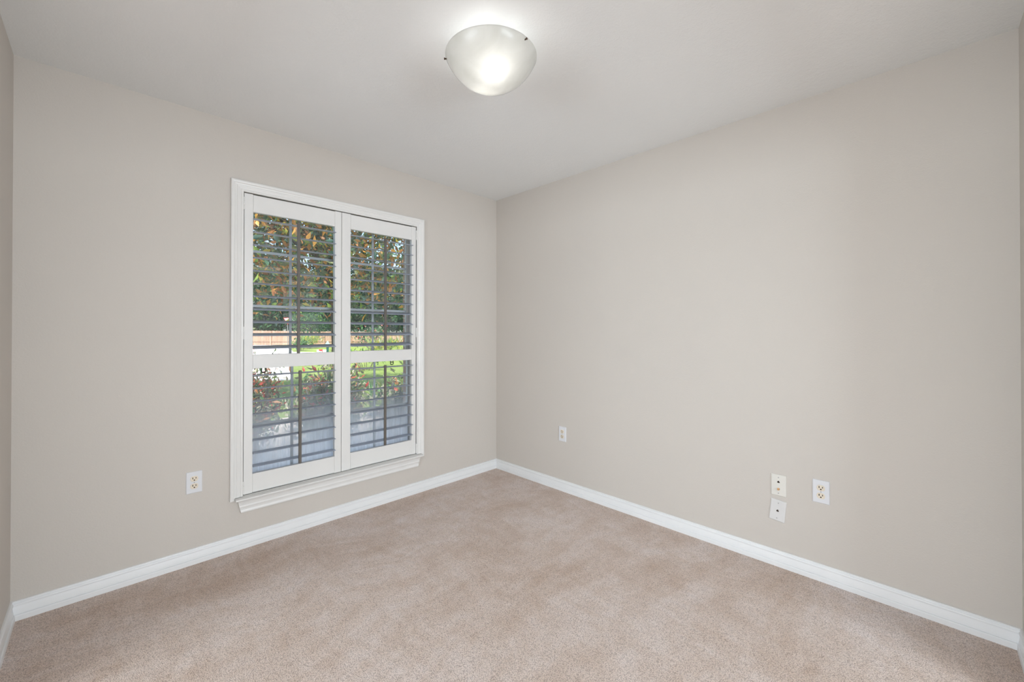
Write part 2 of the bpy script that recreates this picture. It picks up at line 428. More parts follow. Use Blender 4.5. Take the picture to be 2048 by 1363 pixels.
# casing: profile across its 63 mm width (distance from inner edge, projection into room)
CP = [(0, 0), (0, 0.010), (0.003, 0.0125), (0.011, 0.0125), (0.0135, 0.0095), (0.020, 0.0112), (0.026, 0.0135), (0.031, 0.0145), (0.034, 0.0120),
      (0.042, 0.0140), (0.047, 0.0178), (0.053, 0.0190), (0.060, 0.0178), (0.063, 0.0150), (0.063, 0)]
CX0, CX1, CZ1 = 0.853, 1.998, 2.050
def casing():
    b = MB(); n = len(CP); vs = []
    for k in range(4):
        for w, d in CP:
            x = (CX0 - w) if k in (0, 1) else (CX1 + w)
            z = 0.2995 if k in (0, 3) else CZ1 + w
            vs.append((x, D - d, z))
    fs = []
    for k in range(3):
        for i in range(n):
            fs.append((k * n + i, k * n + (i + 1) % n, (k + 1) * n + (i + 1) % n, (k + 1) * n + i))
    fs += [tuple(range(n)), tuple(range(3 * n, 4 * n))[::-1]]
    b.add(vs, fs)
    # blocks that carry the legs down beside the stool
    b.box(CX0 - 0.063, 0.8115, D - 0.015, D, 0.284, 0.2995); b.box(2.0375, CX1 + 0.063, D - 0.015, D, 0.284, 0.2995)
    return b.build('casing', 'trim_white', win)
casing()
b = MB()   # stool with a rounded nose
prof = [(D + 0.085, 0.2985), (D - 0.045, 0.2955), (D - 0.0495, 0.2935), (D - 0.051, 0.290), (D - 0.0495, 0.2865), (D - 0.045, 0.284), (D, 0.284), (D, 0.2835), (D + 0.085, 0.2835)]
b.prism(prof[:6] + [(D - 0.0005, 0.284)], 0.812, 2.037, 0)
b.box(OX0 + 0.001, OX1 - 0.001, D - 0.0005, D + 0.085, OZ0 + 0.0002, OZ0 + 0.0008)
b.build('window_stool', 'trim_white', win)
b = MB()   # apron, ends cut back towards the bottom
AP = [(0.0, 0.2835), (0.0275, 0.2835), (0.0275, 0.277), (0.0225, 0.2725), (0.0185, 0.262), (0.0170, 0.250), (0.0190, 0.2445), (0.0190, 0.2385), (0.0160, 0.235), (0.0145, 0.224), (0.0160, 0.2195),
      (0.0175, 0.214), (0.0165, 0.208), (0.0130, 0.205), (0.0, 0.205)]
n = len(AP); vs = []
for e in (0, 1):
    for d, z in AP:
        k = (0.2835 - z) / 0.0785
        vs.append(((0.826 + 0.018 * k) if e == 0 else (2.024 - 0.016 * k), D - d, z))
b.add(vs, [(i, (i + 1) % n, n + (i + 1) % n, n + i) for i in range(n)] + [tuple(range(n)), tuple(range(n, 2 * n))[::-1]])
b.build('apron', 'trim_white', win)

# jamb liner + vinyl frame + sashes
FY0, FY1 = D + 0.072, D + 0.150
b = MB()
b.box(OX0, OX0 + 0.013, FY0, FY1, OZ0, OZ1); b.box(OX1 - 0.013, OX1, FY0, FY1, OZ0, OZ1)
b.box(OX0 + 0.013, OX1 - 0.013, FY0, FY1, OZ1 - 0.026, OZ1); b.box(OX0 + 0.013, OX1 - 0.013, FY0, FY1, OZ0, OZ0 + 0.024)
b.box(OX1 - 0.0165, OX1 - 0.013, D + 0.0745, D + 0.0845, OZ0 + 0.024, OZ1 - 0.026)   # balance track lip
b.build('window_frame', 'window_vinyl', win)
GX0, GX1 = OX0 + 0.0135, OX1 - 0.0135
def sash(y, z0, z1, name, glass, rows, cols):
    st_ = 0.0165
    b = MB()
    b.box(GX0, GX0 + st_, y - 0.011, y + 0.011, z0, z1); b.box(GX1 - st_, GX1, y - 0.011, y + 0.011, z0, z1)
    b.box(GX0 + st_, GX1 - st_, y - 0.011, y + 0.011, z0, z0 + 0.036); b.box(GX0 + st_, GX1 - st_, y - 0.011, y + 0.011, z1 - 0.036, z1)
    s = b.build(name, 'window_vinyl', win)
    g_ = MB(); g_.box(GX0 + st_, GX1 - st_, y - 0.0015, y + 0.0015, z0 + 0.036, z1 - 0.036)
    g_.build('glass_pane', glass, s)
    mb = MB(); hw = 0.0078
    for x in cols: mb.box(x - hw, x + hw, y - 0.007, y - 0.002, z0 + 0.036, z1 - 0.036)
    xs = [GX0 + st_] + [c for c in cols] + [GX1 - st_]
    for z in rows:
        for i in range(len(xs) - 1):
            mb.box(xs[i] + (hw if i else 0), xs[i + 1] - (hw if i < len(xs) - 2 else 0), y - 0.0065, y - 0.002, z - hw, z + hw)
    mb.build('muntin_grid', 'muntin_grey', s)
    return s
sash(D + 0.130, 1.030, OZ1 - 0.0265, 'upper_sash', 'upper_pane_glass', (1.4005, 1.7345), (1.1405, 1.4220, 1.7035))
lower = sash(D + 0.100, OZ0 + 0.0245, 1.065, 'lower_sash', 'lower_pane_glass', (0.680,), (1.1425, 1.4220, 1.7035))
for xc, zb in ((0.9795, 0.9935), (1.8385, 0.9930)):
    b = MB(); y = D + 0.0835; r = 0.0034; h = 0.0112
    b.tube([(xc - h, y + 0.004, zb + 0.040), (xc - h, y, zb + 0.004), (xc - h + 0.003, y, zb), (xc + h - 0.003, y, zb), (xc + h, y, zb + 0.004), (xc + h, y + 0.004, zb + 0.040)], r, 6)
    if xc > 1: b.tube([(xc - h, y, zb + 0.018), (xc + h, y, zb + 0.018)], r, 6)
    b.box(xc - 0.016, xc + 0.016, y + 0.001, D + 0.0888, zb + 0.036, zb + 0.046)
    o = b.build('sash_latch', 'black_metal', lower); o['label'] = 'small black wire latch loop'

# ------------------------------------------------------------------ plantation shutters
PY0, PY1 = D - 0.002, D + 0.026
PZ0, PZ1 = 0.3035, 2.046
def louver(b, x0, x1, zc, tilt, yc):
    w, t = 0.0445, 0.0052
    c, s_ = math.cos(tilt), math.sin(tilt); prof = []
    for k in range(20):
        a = 6.283185 * k / 20
        y = w * math.copysign(abs(math.cos(a)) ** 0.9, math.cos(a)); z = t * math.sin(a)
        prof.append((yc + y * c - z * s_, zc + y * s_ + z * c))
    b.prism(prof, x0, x1, 0)
def shutter(x0, x1, sl, sr, label, tilt_u, tilt_l, tbx_u, tbx_l, hinge_side):
    sh = thing('plantation_shutter', ((x0 + x1) / 2, D + 0.012, PZ0), label, 'shutter', 'plantation shutter panels in the window')
    a0, a1 = x0 + sl, x1 - sr
    for (u0, u1) in ((x0, a0), (a1, x1)):
        b = MB(); b.bbox(u0, u1 - 0.0003, PY0, PY1, PZ0, PZ1, 0.0012); b.build('stile', 'shutter_white', sh)
    for (z0, z1) in ((PZ0 + 0.002, 0.4140), (1.0265, 1.1075), (1.9430, PZ1 - 0.003)):
        b = MB(); b.bbox(a0 + 0.0002, a1 - 0.0005, PY0 + 0.0004, PY1 - 0.0008, z0, z1, 0.0010)
        b.build('rail', 'shutter_white', sh)
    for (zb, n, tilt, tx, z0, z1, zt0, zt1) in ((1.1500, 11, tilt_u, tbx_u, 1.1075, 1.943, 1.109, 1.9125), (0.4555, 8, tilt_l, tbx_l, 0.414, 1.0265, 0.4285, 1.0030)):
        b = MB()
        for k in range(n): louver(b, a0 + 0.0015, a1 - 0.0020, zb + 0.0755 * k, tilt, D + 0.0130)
        lb = b.build('louver_bank', 'louver_shade_tint', sh, True)
        r = MB()
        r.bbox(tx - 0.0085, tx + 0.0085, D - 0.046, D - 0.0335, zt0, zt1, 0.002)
        r.build('tilt_bar', 'tilt_bar_shade_tint', lb)['label'] = 'white vertical tilt bar with shade put into its colour'
    hx = x0 - 0.0018 if hinge_side < 0 else x1 + 0.0018
    for zc in (1.985, 1.235, 0.345):
        h_ = MB()
        for q in range(3): h_.lathe([(0.0012, -0.0118), (0.0034, -0.0112), (0.0034, 0.0112), (0.0012, 0.0118)], (hx, PY0 - 0.0042, zc + (q - 1) * 0.0245), 10)
        h_.box(hx - 0.0012, hx + 0.0012, PY0 - 0.0032, PY1 - 0.004, zc - 0.036, zc + 0.036)
        h_.build('hinge', 'shutter_white', sh, True)
    return sh
r_ = math.radians
shutter(0.8570, 1.4190, 0.0455, 0.0435, 'white plantation shutter panel on the left side of the window, nearer the lone outlet', r_(9.3), r_(-6.0), 1.1385, 1.1490, -1)
shutter(1.4215, 1.9935, 0.0610, 0.0370, 'white plantation shutter panel on the right side of the window, nearer the room corner', r_(11.5), r_(-5.0), 1.7200, 1.7185, 1)

# ------------------------------------------------------------------ ceiling light
LC = (1.421, 1.5275)
lamp = thing('ceiling_light', (LC[0], LC[1], H), 'round white alabaster glass bowl light lit on the ceiling', 'ceiling light')
b = MB(); b.lathe([(0.0, 0.0), (0.082, 0.0), (0.085, -0.004), (0.085, -0.014), (0.078, -0.018), (0.0, -0.018)], (LC[0], LC[1], H), 40)
b.build('ceiling_canopy', 'fixture_white', lamp, True)
RR, HH, ZR = 0.1880, 0.126, 2.378
RS = (RR * RR + HH * HH) / (2 * HH)
prof = []
N = 28
for k in range(N + 1):
    r = RR * math.sin(k / N * math.pi / 2); prof.append((max(r, 0.0004), ZR - HH + RS - math.sqrt(RS * RS - r * r)))
prof += [(RR + 0.0012, ZR + 0.0015), (RR - 0.001, ZR + 0.003), (RR - 0.0035, ZR + 0.001)]
TH = 0.004
for k in range(N, -1, -1):
    r = (RR - TH) * math.sin(k / N * math.pi / 2)
    prof.append((max(r, 0.0004), ZR - HH + RS - math.sqrt((RS - TH) ** 2 - r * r)))
b = MB(); b.lathe(prof, (LC[0], LC[1], 0), 96)
b.build('glass_bowl', 'alabaster_glass', lamp, True)['label'] = 'frosted swirled glass bowl'
for deg in (139, 273, 24):
    a = math.radians(deg); dx, dy = math.cos(a), math.sin(a)
    P = lambda r, z: (LC[0] + r * dx, LC[1] + r * dy, z)
    b = MB()
    b.tube([P(0.0855, H - 0.009), P(0.12, H - 0.016), P(0.165, ZR + 0.004), P(RR - 0.010, ZR - 0.009)], 0.0022, 8)
    cl = b.build('clip', 'fixture_white', lamp, True)
    b = MB(); b.tube([P(RR - 0.0098, ZR - 0.009), P(RR + 0.002, ZR - 0.009), P(RR + 0.0045, ZR - 0.009), P(RR + 0.0065, ZR - 0.009)], [0.0022, 0.0030, 0.0048, 0.0034], 12)
    b.build('clip_knob', 'bronze', cl, True)['label'] = 'small bronze thumb knob'
for bx, by, bz in ((-0.035, -0.058, 2.362), (0.002, 0.050, 2.362)):
    c = (LC[0] + bx, LC[1] + by, bz)
    b = MB()
    b.lathe([(0.0005, -0.030), (0.014, -0.026), (0.024, -0.014), (0.0275, 0.0), (0.024, 0.014), (0.0165, 0.027), (0.0135, 0.036), (0.0005, 0.037)], c, 20)
    bu = b.build('bulb', 'lit_bulb', lamp, True)
    b = MB(); b.lathe([(0.015, 0.0372), (0.017, 0.046), (0.017, H - 0.0182 - bz)], c, 16); b.build('socket', 'fixture_white', bu, True)
    ld = bpy.data.lights.new('bulb_light', 'POINT'); ld.energy = LAMP; ld.color = (1.0, 0.985, 0.955); ld.shadow_soft_size = 0.028
    lo = bpy.data.objects.new('bulb_light', ld); COL.objects.link(lo); lo.location = (c[0], c[1], c[2] - 0.034); lo.parent = lamp
    lo.matrix_parent_inverse = Matrix.Translation(-Vector(lamp.location))

# ------------------------------------------------------------------ wall plates (built facing -y at the origin, then turned onto their wall)
def plate_mesh(w=0.070, h=0.1145, t=0.0055, bev=0.004):
    b = MB()
    o_, i_ = (w / 2, h / 2), (w / 2 - bev, h / 2 - bev)
    rg = [[(-a, -d, -c), (a, -d, -c), (a, -d, c), (-a, -d, c)] for (a, c), d in ((o_, 0.0003), (o_, t * 0.35), ((o_[0] - bev * 0.35, o_[1] - bev * 0.35), t * 0.8), (i_, t))]
    b.rings(rg); return b
def local_part(b, name, mat, parent, smooth=False):
    me_o = b.build(name, mat, None, smooth); me_o.parent = parent; return me_o
def disc(b, x, z, r, d0, d1, n=14, sx=1.0, sz=1.0):
    b.rings([[(x + sx * r * math.cos(6.28319 * i / n), -d, z + sz * r * math.sin(6.28319 * i / n)) for i in range(n)] for d in (d0, d1)])
def screw(parent, z):
    b = MB(); disc(b, 0, z, 0.0030, 0.0052, 0.0062); local_part(b, 'screw', 'screw_steel', parent)
def make_outlet(label):
    o = thing('duplex_outlet', (0, 0, 0), label, 'outlet', 'duplex outlets with ivory sockets')
    local_part(plate_mesh(), 'cover_plate', 'plate_white', o)
    for zc in (0.0195, -0.0195):
        b = MB(); pts = []
        for k in range(36):
            a = 6.28319 * k / 36
            pts.append((0.0172 * math.cos(a), max(-0.0140, min(0.0140, 0.0172 * math.sin(a)))))
        b.rings([[(x * q, -d, zc + z * q) for x, z in pts] for q, d in ((1.0, 0.005), (1.0, 0.0066), (0.94, 0.0073))])
        s = local_part(b, 'socket_face', 'socket_ivory', o); s['label'] = 'ivory three hole socket face'
        b = MB()
        b.box(-0.0086, -0.0052, -0.0078, -0.0070, zc - 0.0008, zc + 0.0086)
        b.box(0.0054, 0.0086, -0.0078, -0.0070, zc + 0.0002, zc + 0.0078)
        disc(b, 0.0, zc - 0.0068, 0.0033, 0.0070, 0.0078)
        local_part(b, 'slot', 'slot_dark', s)
    screw(o, 0.0)
    return o
def on_left(o, x, z): o.location = (x, D, z)
def on_right(o, y, z, roll=0.0):
    o.matrix_world = Matrix.Translation((W, y, z)) @ Matrix.Rotation(math.radians(-90), 4, 'Z') @ Matrix.Rotation(roll, 4, 'Y')
def copy_tree(o, parent=None):
    c = o.copy(); COL.objects.link(c)
    if parent is not None: c.parent = parent
    for ch in list(o.children):
        if ch.name != c.name: copy_tree(ch, c)
    return c
out1 = make_outlet('white duplex outlet on the window wall, left of the shutters')
out2 = copy_tree(out1); out2['label'] = 'white duplex outlet alone on the right wall, closest to the room corner'
out3 = copy_tree(out1); out3['label'] = 'white duplex outlet on the right wall, right beside the two jack plates'
on_left(out1, 0.6305, 0.4350)
on_right(out2, 2.2675, 0.4415)
on_right(out3, 0.6350, 0.4430)
def jack(parent, z):
    b = MB(); pts = [(-0.0055, -0.0052), (0.0055, -0.0052), (0.0055, 0.0012), (0.0032, 0.0012), (0.0032, 0.0040), (0.0016, 0.0040), (0.0016, 0.0056), (-0.0016, 0.0056), (-0.0016, 0.0040), (-0.0032, 0.0040), (-0.0032, 0.0012), (-0.0055, 0.0012)]
    b.rings([[(x, -d, z + q) for x, q in pts] for d in (0.005, 0.0060)])
    local_part(b, 'phone_jack', 'slot_dark', parent)['label'] = 'dark stepped phone jack hole'
j1 = thing('jack_plate', (0, 0, 0), 'ivory wall plate with phone jack and brass cable connector, upper of the two jack plates', 'wall plate')
local_part(plate_mesh(0.070, 0.112), 'cover_plate', 'plate_ivory', j1)
screw(j1, 0.0415); screw(j1, -0.0415); jack(j1, 0.0185)
b = MB()
for r, d0, d1, nn in ((0.0066, 0.0052, 0.0075, 6), (0.0047, 0.0075, 0.0150, 16), (0.0040, 0.0150, 0.0156, 16)): disc(b, 0, -0.0195, r, d0, d1, nn)
local_part(b, 'cable_connector', 'brass', j1)['label'] = 'threaded brass cable connector'
on_right(j1, 0.8170, 0.4275)
j2 = thing('jack_plate', (0, 0, 0), 'off white wall plate with one phone jack, hung crooked under the other jack plate', 'wall plate')
local_part(plate_mesh(0.0715, 0.1125), 'cover_plate', 'plate_off_white', j2)
screw(j2, 0.0405); screw(j2, -0.0405); jack(j2, 0.0)
on_right(j2, 0.8215, 0.2925, math.radians(5.5))

# ------------------------------------------------------------------ the house outside: brick veneer, eave
GZ = -0.45
b = MB(); BY0, BY1 = D + 0.152, D + 0.205
BX0, BX1, BZ0, BZ1 = 0.860, 2.004, 0.262, 2.075
b.box(-4.0, BX0, BY0, BY1, GZ, 2.72); b.box(BX1, 7.0, BY0, BY1, GZ, 2.72)
b.box(BX0, BX1, BY0, BY1, GZ, BZ0); b.box(BX0, BX1, BY0, BY1, BZ1, 2.72)
struct(b.build('wall_outside', 'brick'), 'reddish brick outer wall seen at the edge of the window opening', 'wall')
b = MB()
b.add([(-4.5, D + 0.60, 2.66), (7.5, D + 0.60, 2.66), (7.5, D + 0.60, 2.80), (-4.5, D + 0.60, 2.80), (-4.5, -1.2, 2.80), (7.5, -1.2, 2.80), (7.5, -1.2, 4.6), (-4.5, -1.2, 4.6)],
      [(0, 1, 2, 3), (3, 2, 6, 7), (4, 7, 6, 5), (1, 5, 6, 2), (0, 3, 7, 4)])
b.add([(-4.5, D + 0.60, 2.66), (7.5, D + 0.60, 2.66), (7.5, D + 0.21, 2.70), (-4.5, D + 0.21, 2.70), (-4.5, -1.2, 2.78), (7.5, -1.2, 2.78)], [(0, 3, 2, 1), (3, 4, 5, 2)])
struct(b.build('roof', 'roof_shingle'), 'house roof with eave above the window', 'roof')

# ------------------------------------------------------------------ ground outside
b = MB(); b.box(-60, 120, D + 0.206, 160, GZ - 0.2, GZ)
tag(b.build('lawn', 'lawn_grass'), 'sunlit yellow green lawn beyond the shrubs', 'lawn', None, 'structure')
b = MB()
drive = [(3.0, 15.9), (4.9, 15.7), (7.8, 25.1), (10.6, 28.7), (12.5, 33.0), (11.0, 35.6), (15.6, 52.9), (12.1, 58.0), (2.0, 62.0), (-6.0, 40.0), (-2.0, 18.0)]
b.prism(drive, GZ + 0.001, GZ + 0.03, 2)
tag(b.build('driveway', 'concrete'), 'pale sunlit concrete driveway running back to the fence', 'driveway', None, 'structure')
b = MB()
b.prism([(-3.5, D + 0.22), (7.4, D + 0.22), (7.2, 8.6), (5.6, 9.0), (3.6, 8.7), (0.4, 9.2), (-3.5, 8.6)], GZ + 0.001, GZ + 0.05, 2)
tag(b.build('planting_bed', 'mulch'), 'pale mulch bed under the window shrubs', 'garden bed', None, 'structure')

# ------------------------------------------------------------------ plants
def leaf_mesh(name, P, size, mats, weights, parent, seed, up=0.3, ratio=0.42, droop=None, wobble=0.35):
    """P: (n,3) leaf bases; each leaf a folded blade of two triangles"""
    rng = np.random.default_rng(seed); n = len(P)
    d = rng.normal(size=(n, 3)); d[:, 2] += up
    if droop is not None: d += droop
    d /= np.linalg.norm(d, axis=1)[:, None]
    q = rng.normal(size=(n, 3)); w = np.cross(d, q); w /= np.linalg.norm(w, axis=1)[:, None] + 1e-9
    nn = np.cross(d, w)
    L = size * (1 + wobble * (rng.random(n) * 2 - 1)); L = L[:, None]
    mid = P + d * L * 0.45
    fold = nn * L * 0.10
    V = np.stack([P, mid + w * L * ratio * 0.5 + fold, P + d * L, mid - w * L * ratio * 0.5 + fold], 1).reshape(-1, 3)
    me = bpy.data.meshes.new(name)
    me.vertices.add(4 * n); me.vertices.foreach_set('co', V.astype(np.float32).ravel())
    base = np.arange(n)[:, None] * 4
    tri = np.concatenate([base + np.array([[0, 1, 2]]), base + np.array([[0, 2, 3]])], 1).reshape(-1, 3)
    me.loops.add(tri.size); me.loops.foreach_set('vertex_index', tri.ravel().astype(np.int32))
    me.polygons.add(2 * n); me.polygons.foreach_set('loop_start', (np.arange(2 * n) * 3).astype(np.int32))
    for m in mats: me.materials.append(MATS[m])
    mi = rng.choice(len(mats), n, p=np.array(weights) / sum(weights))
    me.polygons.foreach_set('material_index', np.repeat(mi, 2).astype(np.int32))
    me.update(); me.validate()
    o = bpy.data.objects.new(name, me); COL.objects.link(o)
    if parent is not None:
        o.parent = parent; o.matrix_parent_inverse = Matrix.Translation(-Vector(parent.location))
    return o

def crown_points(rng, c, r, nclump, per, shell=0.55, clump_r=0.35, zmin=None):
    out = []
    for k in range(nclump):
        v = rng.normal(size=3); v /= np.linalg.norm(v); v *= shell + (1 - shell) * rng.random()
        q = np.array(c) + v * np.array(r)
        if zmin is not None and q[2] < zmin: q[2] = zmin + rng.random() * 0.5
        out.append(q + rng.normal(size=(per, 3)) * clump_r)
    return np.concatenate(out)

def tree(name, base, height, crown_c, crown_r, nclump, per, size, mats, weights, label, seed, trunk_r=0.12, clump_r=0.4, cat='tree', group=None, zmin=None, up=0.2, droop=None, ratio=0.42, shell=0.5):
    rng = np.random.default_rng(seed)
    t = thing(name, base, label, cat, group)
    b = MB(); B = Vector(base); top = Vector(crown_c)
    lean = (top - B)
    pts = [B + Vector((0, 0, -0.05)), B + Vector((lean.x * 0.15, lean.y * 0.15, lean.z * 0.4)), B + Vector((lean.x * 0.6, lean.y * 0.6, lean.z * 0.8)), top]
    b.tube(pts, [trunk_r * 1.25, trunk_r, trunk_r * 0.75, trunk_r * 0.3], 9)
    for k in range(9):
        v = Vector(rng.normal(size=3)); v.z = abs(v.z) * 0.6; v.normalize()
        s = pts[2] if k % 2 else pts[1].lerp(pts[2], 0.7)
        e = top + Vector((v.x * crown_r[0], v.y * crown_r[1], v.z * crown_r[2])) * 0.8
        m = s.lerp(e, 0.5) + Vector((0, 0, -0.08 * crown_r[2]))
        b.tube([s, m, e], [trunk_r * 0.4, trunk_r * 0.25, trunk_r * 0.08], 6)
    b.build('trunk', 'bark', t, True)
    leaf_mesh('foliage', crown_points(rng, crown_c, crown_r, nclump, per, shell, clump_r, zmin), size, mats, weights, t, seed + 7, up, ratio, droop)
    return t

# big magnolia over the front lawn
tree('magnolia_tree', (4.45, 10.45, GZ), 7.0, (3.9, 10.7, 4.5), (4.3, 3.2, 3.0), 1500, 14, 0.18,
     ['leaf_magnolia_green', 'leaf_rust', 'leaf_orange', 'leaf_yellow', 'leaf_lime', 'leaf_olive'], [0.36, 0.22, 0.13, 0.05, 0.07, 0.17],
     'large magnolia tree with rust, orange and dark green leaves filling the upper window', 11, 0.13, 0.26, zmin=1.95, shell=0.35)

# dense dark trees beyond the fence
front = ['at the left end of the row beyond the fence', 'beyond the fence, behind the yield sign', 'beyond the fence, behind the small round tree',
         'beyond the fence, seen in the right shutter panel', 'at the right end of the row beyond the fence']
for k in range(10):
    row = 0 if k < 5 else 1
    a = math.radians((9.6 + 5.3 * k) if k < 5 else (12.2 + 5.3 * (k - 5)))
    dist = 64.0 if k < 5 else 71.5
    x, y, h = 0.28 + dist * math.sin(a), 0.26 + dist * math.cos(a), 11.5 + (k * 7 % 3)
    lab = 'tall dark evergreen tree ' + front[k] if k < 5 else 'darker evergreen filling a gap at the back of the tree row'
    tree('evergreen_tree', (x, y, -0.4), h, (x, y, 5.2), (2.3, 2.3, h - 5.5), 520, 9, 0.62,
         ['leaf_dark', 'leaf_mid', 'leaf_olive'], [0.62, 0.28, 0.10], lab, 100 + 13 * k, 0.30, 0.28, group='evergreens beyond the fence', zmin=1.75)

# small round tree in front of the fence, bushes
tree('round_tree', (15.4, 44.2, GZ), 3.6, (15.1, 44.4, 2.05), (1.55, 1.4, 1.35), 170, 11, 0.24, ['leaf_dark', 'leaf_mid', 'leaf_lime'], [0.45, 0.45, 0.10],
     'small round dark green tree with forked trunk standing before the fence', 301, 0.10, 0.26)
def bush(name, x, y, z0, r, h, n, size, mats, w, label, seed, group=None, up=0.5, ratio=0.42, twigs=7, cat='shrub', droop=None, low=0.0):
    rng = np.random.default_rng(seed)
    t = thing(name, (x, y, z0), label, cat, group)
    b = MB(); tips = []
    for k in range(twigs):
        a = 6.283 * k / twigs + rng.random(); q = r * (0.35 + 0.6 * rng.random()); e = Vector((x + q * math.cos(a), y + q * math.sin(a), z0 + h * (0.6 + 0.38 * rng.random())))
        s = Vector((x + 0.12 * r * math.cos(a), y + 0.12 * r * math.sin(a), z0 - 0.02)); m = s.lerp(e, 0.55) + Vector((-0.05 * math.cos(a), -0.05 * math.sin(a), 0.08 * h))
        b.tube([s, m, e], [0.012 * h + 0.004, 0.008 * h + 0.003, 0.003], 6); tips += [(m, e)]
    b.build('stem', 'twig', t, True)
    P = []
    for k in range(n):
        m, e = tips[rng.integers(len(tips))]; u = rng.random() ** 0.8 * (1 - low) + low * (rng.random() * 1.5 - 0.5)
        c = m.lerp(e, u)
        P.append(np.array(c) + rng.normal(size=3) * np.array((0.24 * r, 0.24 * r, 0.10 * h)))
    P = np.array(P); P[:, 2] = np.maximum(P[:, 2], z0 + 0.03)
    leaf_mesh('foliage', P, size, mats, w, t, seed + 3, up, ratio, droop)
    return t
bush('ornamental_grass', 14.2, 41.6, GZ, 1.0, 1.15, 420, 0.42, ['leaf_lime', 'leaf_yellow', 'leaf_pale'], [0.6, 0.25, 0.15], 'bright yellow green grassy clump in front of the fence', 310, up=1.6, ratio=0.16)
bush('leafy_bush', 12.4, 38.0, GZ, 0.8, 0.8, 300, 0.26, ['leaf_mid', 'leaf_lime'], [0.7, 0.3], 'low green bush beside the driveway edge', 311)
bush('leafy_bush', 9.2, 53.2, GZ, 1.1, 1.2, 420, 0.30, ['leaf_mid', 'leaf_dark', 'leaf_pale'], [0.6, 0.3, 0.1], 'dusty green bush at the left end of the fence', 312)
bush('flowering_shrub', 14.8, 30.0, GZ, 1.3, 2.1, 520, 0.20, ['leaf_dark', 'leaf_mid', 'leaf_red', 'leaf_pale'], [0.45, 0.4, 0.09, 0.06], 'dark green shrub with red flowers seen through the right shutter panel', 313)
bush('leafy_bush', 18.2, 27.5, GZ, 1.5, 2.6, 620, 0.24, ['leaf_mid', 'leaf_lime', 'leaf_yellow'], [0.45, 0.4, 0.15], 'tall yellow green bush right of the red flowered shrub', 314)
bush('ornamental_grass', 13.2, 25.0, GZ, 1.1, 0.95, 420, 0.40, ['leaf_lime', 'leaf_pale', 'leaf_yellow'], [0.5, 0.3, 0.2], 'pale spiky grass clump below the red flowered shrub', 315, up=1.6, ratio=0.14)
bush('leafy_bush', 8.3, 17.2, GZ, 1.0, 0.85, 360, 0.17, ['leaf_lime', 'leaf_mid', 'leaf_pale'], [0.55, 0.3, 0.15], 'low bright green bush in front of the mailbox post', 316)

# red tipped shrubs just outside the glass
sh_m = ['leaf_olive', 'leaf_lime', 'leaf_red', 'leaf_pale', 'leaf_rust', 'leaf_mid']
for k, (x, y, h, n, w_, lab) in enumerate((
        (1.42, 5.55, 1.44, 3000, [0.32, 0.11, 0.20, 0.18, 0.10, 0.09], 'tallest red tipped shrub, just outside the left side of the left shutter panel'),
        (1.90, 4.62, 1.30, 2400, [0.36, 0.14, 0.12, 0.20, 0.09, 0.09], 'olive and red shrub close to the glass behind the left tilt bar'),
        (2.45, 5.55, 1.30, 2400, [0.38, 0.14, 0.11, 0.20, 0.09, 0.08], 'olive shrub outside behind the middle stiles of the shutters'),
        (2.86, 4.68, 1.16, 2000, [0.38, 0.14, 0.06, 0.22, 0.12, 0.08], 'sparse twiggy shrub just outside the right shutter panel'))):
    bush('nandina_shrub', x, y, GZ, 0.31, h, n, 0.078, sh_m, w_, lab, 320 + k, 'shrubs right outside the window', twigs=24, ratio=0.36, low=0.6)
for k, (x, y, h, lab) in enumerate(((1.50, 6.45, 0.42, 'low pale grass clump in the mulch bed, behind the tallest red tipped shrub'),
                                    (2.75, 7.40, 0.46, 'low green grass clump in the mulch bed, behind the middle stiles'),
                                    (4.10, 7.75, 0.40, 'low pale grass clump in the mulch bed, seen in the right shutter panel'))):
    bush('ornamental_grass', x, y, GZ + 0.045, 0.34, h, 260, 0.30, ['leaf_lime', 'leaf_pale', 'leaf_mid'], [0.4, 0.4, 0.2], lab, 340 + k, 'low grass clumps in the bed', up=1.5, ratio=0.10)
bush('leafy_bush', 4.05, 6.1, GZ, 0.6, 1.25, 620, 0.09, ['leaf_mid', 'leaf_lime', 'leaf_pale'], [0.6, 0.25, 0.15], 'grey green bush by the brick edge of the window', 323, twigs=9)

# ------------------------------------------------------------------ fence, sign, pole, mailbox
A, Bv = Vector((7.0, 60.2, -0.42)), Vector((29.0, 39.0, -0.42))
fl = (Bv - A).length; fd = (Bv - A).normalized(); fn = Vector((-fd.y, fd.x, 0))
fence = thing('wooden_fence', tuple(A), 'long brown wooden picket fence across the street, below the trees', 'fence')
def fbox(b, t0, t1, d0, d1, z0, z1):
    c = [A + fd * t + fn * d for t, d in ((t0, d0), (t1, d0), (t1, d1), (t0, d1))]
    b.add([(q.x, q.y, z0) for q in c] + [(q.x, q.y, z1) for q in c], [(0, 3, 2, 1), (4, 5, 6, 7), (0, 1, 5, 4), (1, 2, 6, 5), (2, 3, 7, 6), (3, 0, 4, 7)])
b = MB(); t = 0.0; k = 0
while t < fl:
    fbox(b, t, t + 0.136, 0, 0.02, A.z + 0.04, A.z + 1.78 + 0.02 * math.sin(k * 2.3) - 0.012 * t); t += 0.15; k += 1
b.build('picket_panel', 'fence_cedar', fence)
for z in (0.42, 1.15):
    b = MB(); fbox(b, 0, fl, -0.05, 0, A.z + z, A.z + z + 0.09); b.build('rail', 'fence_cedar', fence)
t = 0.6
while t < fl:
    b = MB(); fbox(b, t, t + 0.11, -0.17, -0.055, A.z, A.z + 1.7 - 0.012 * t); b.build('post', 'fence_cedar', fence); t += 3.05

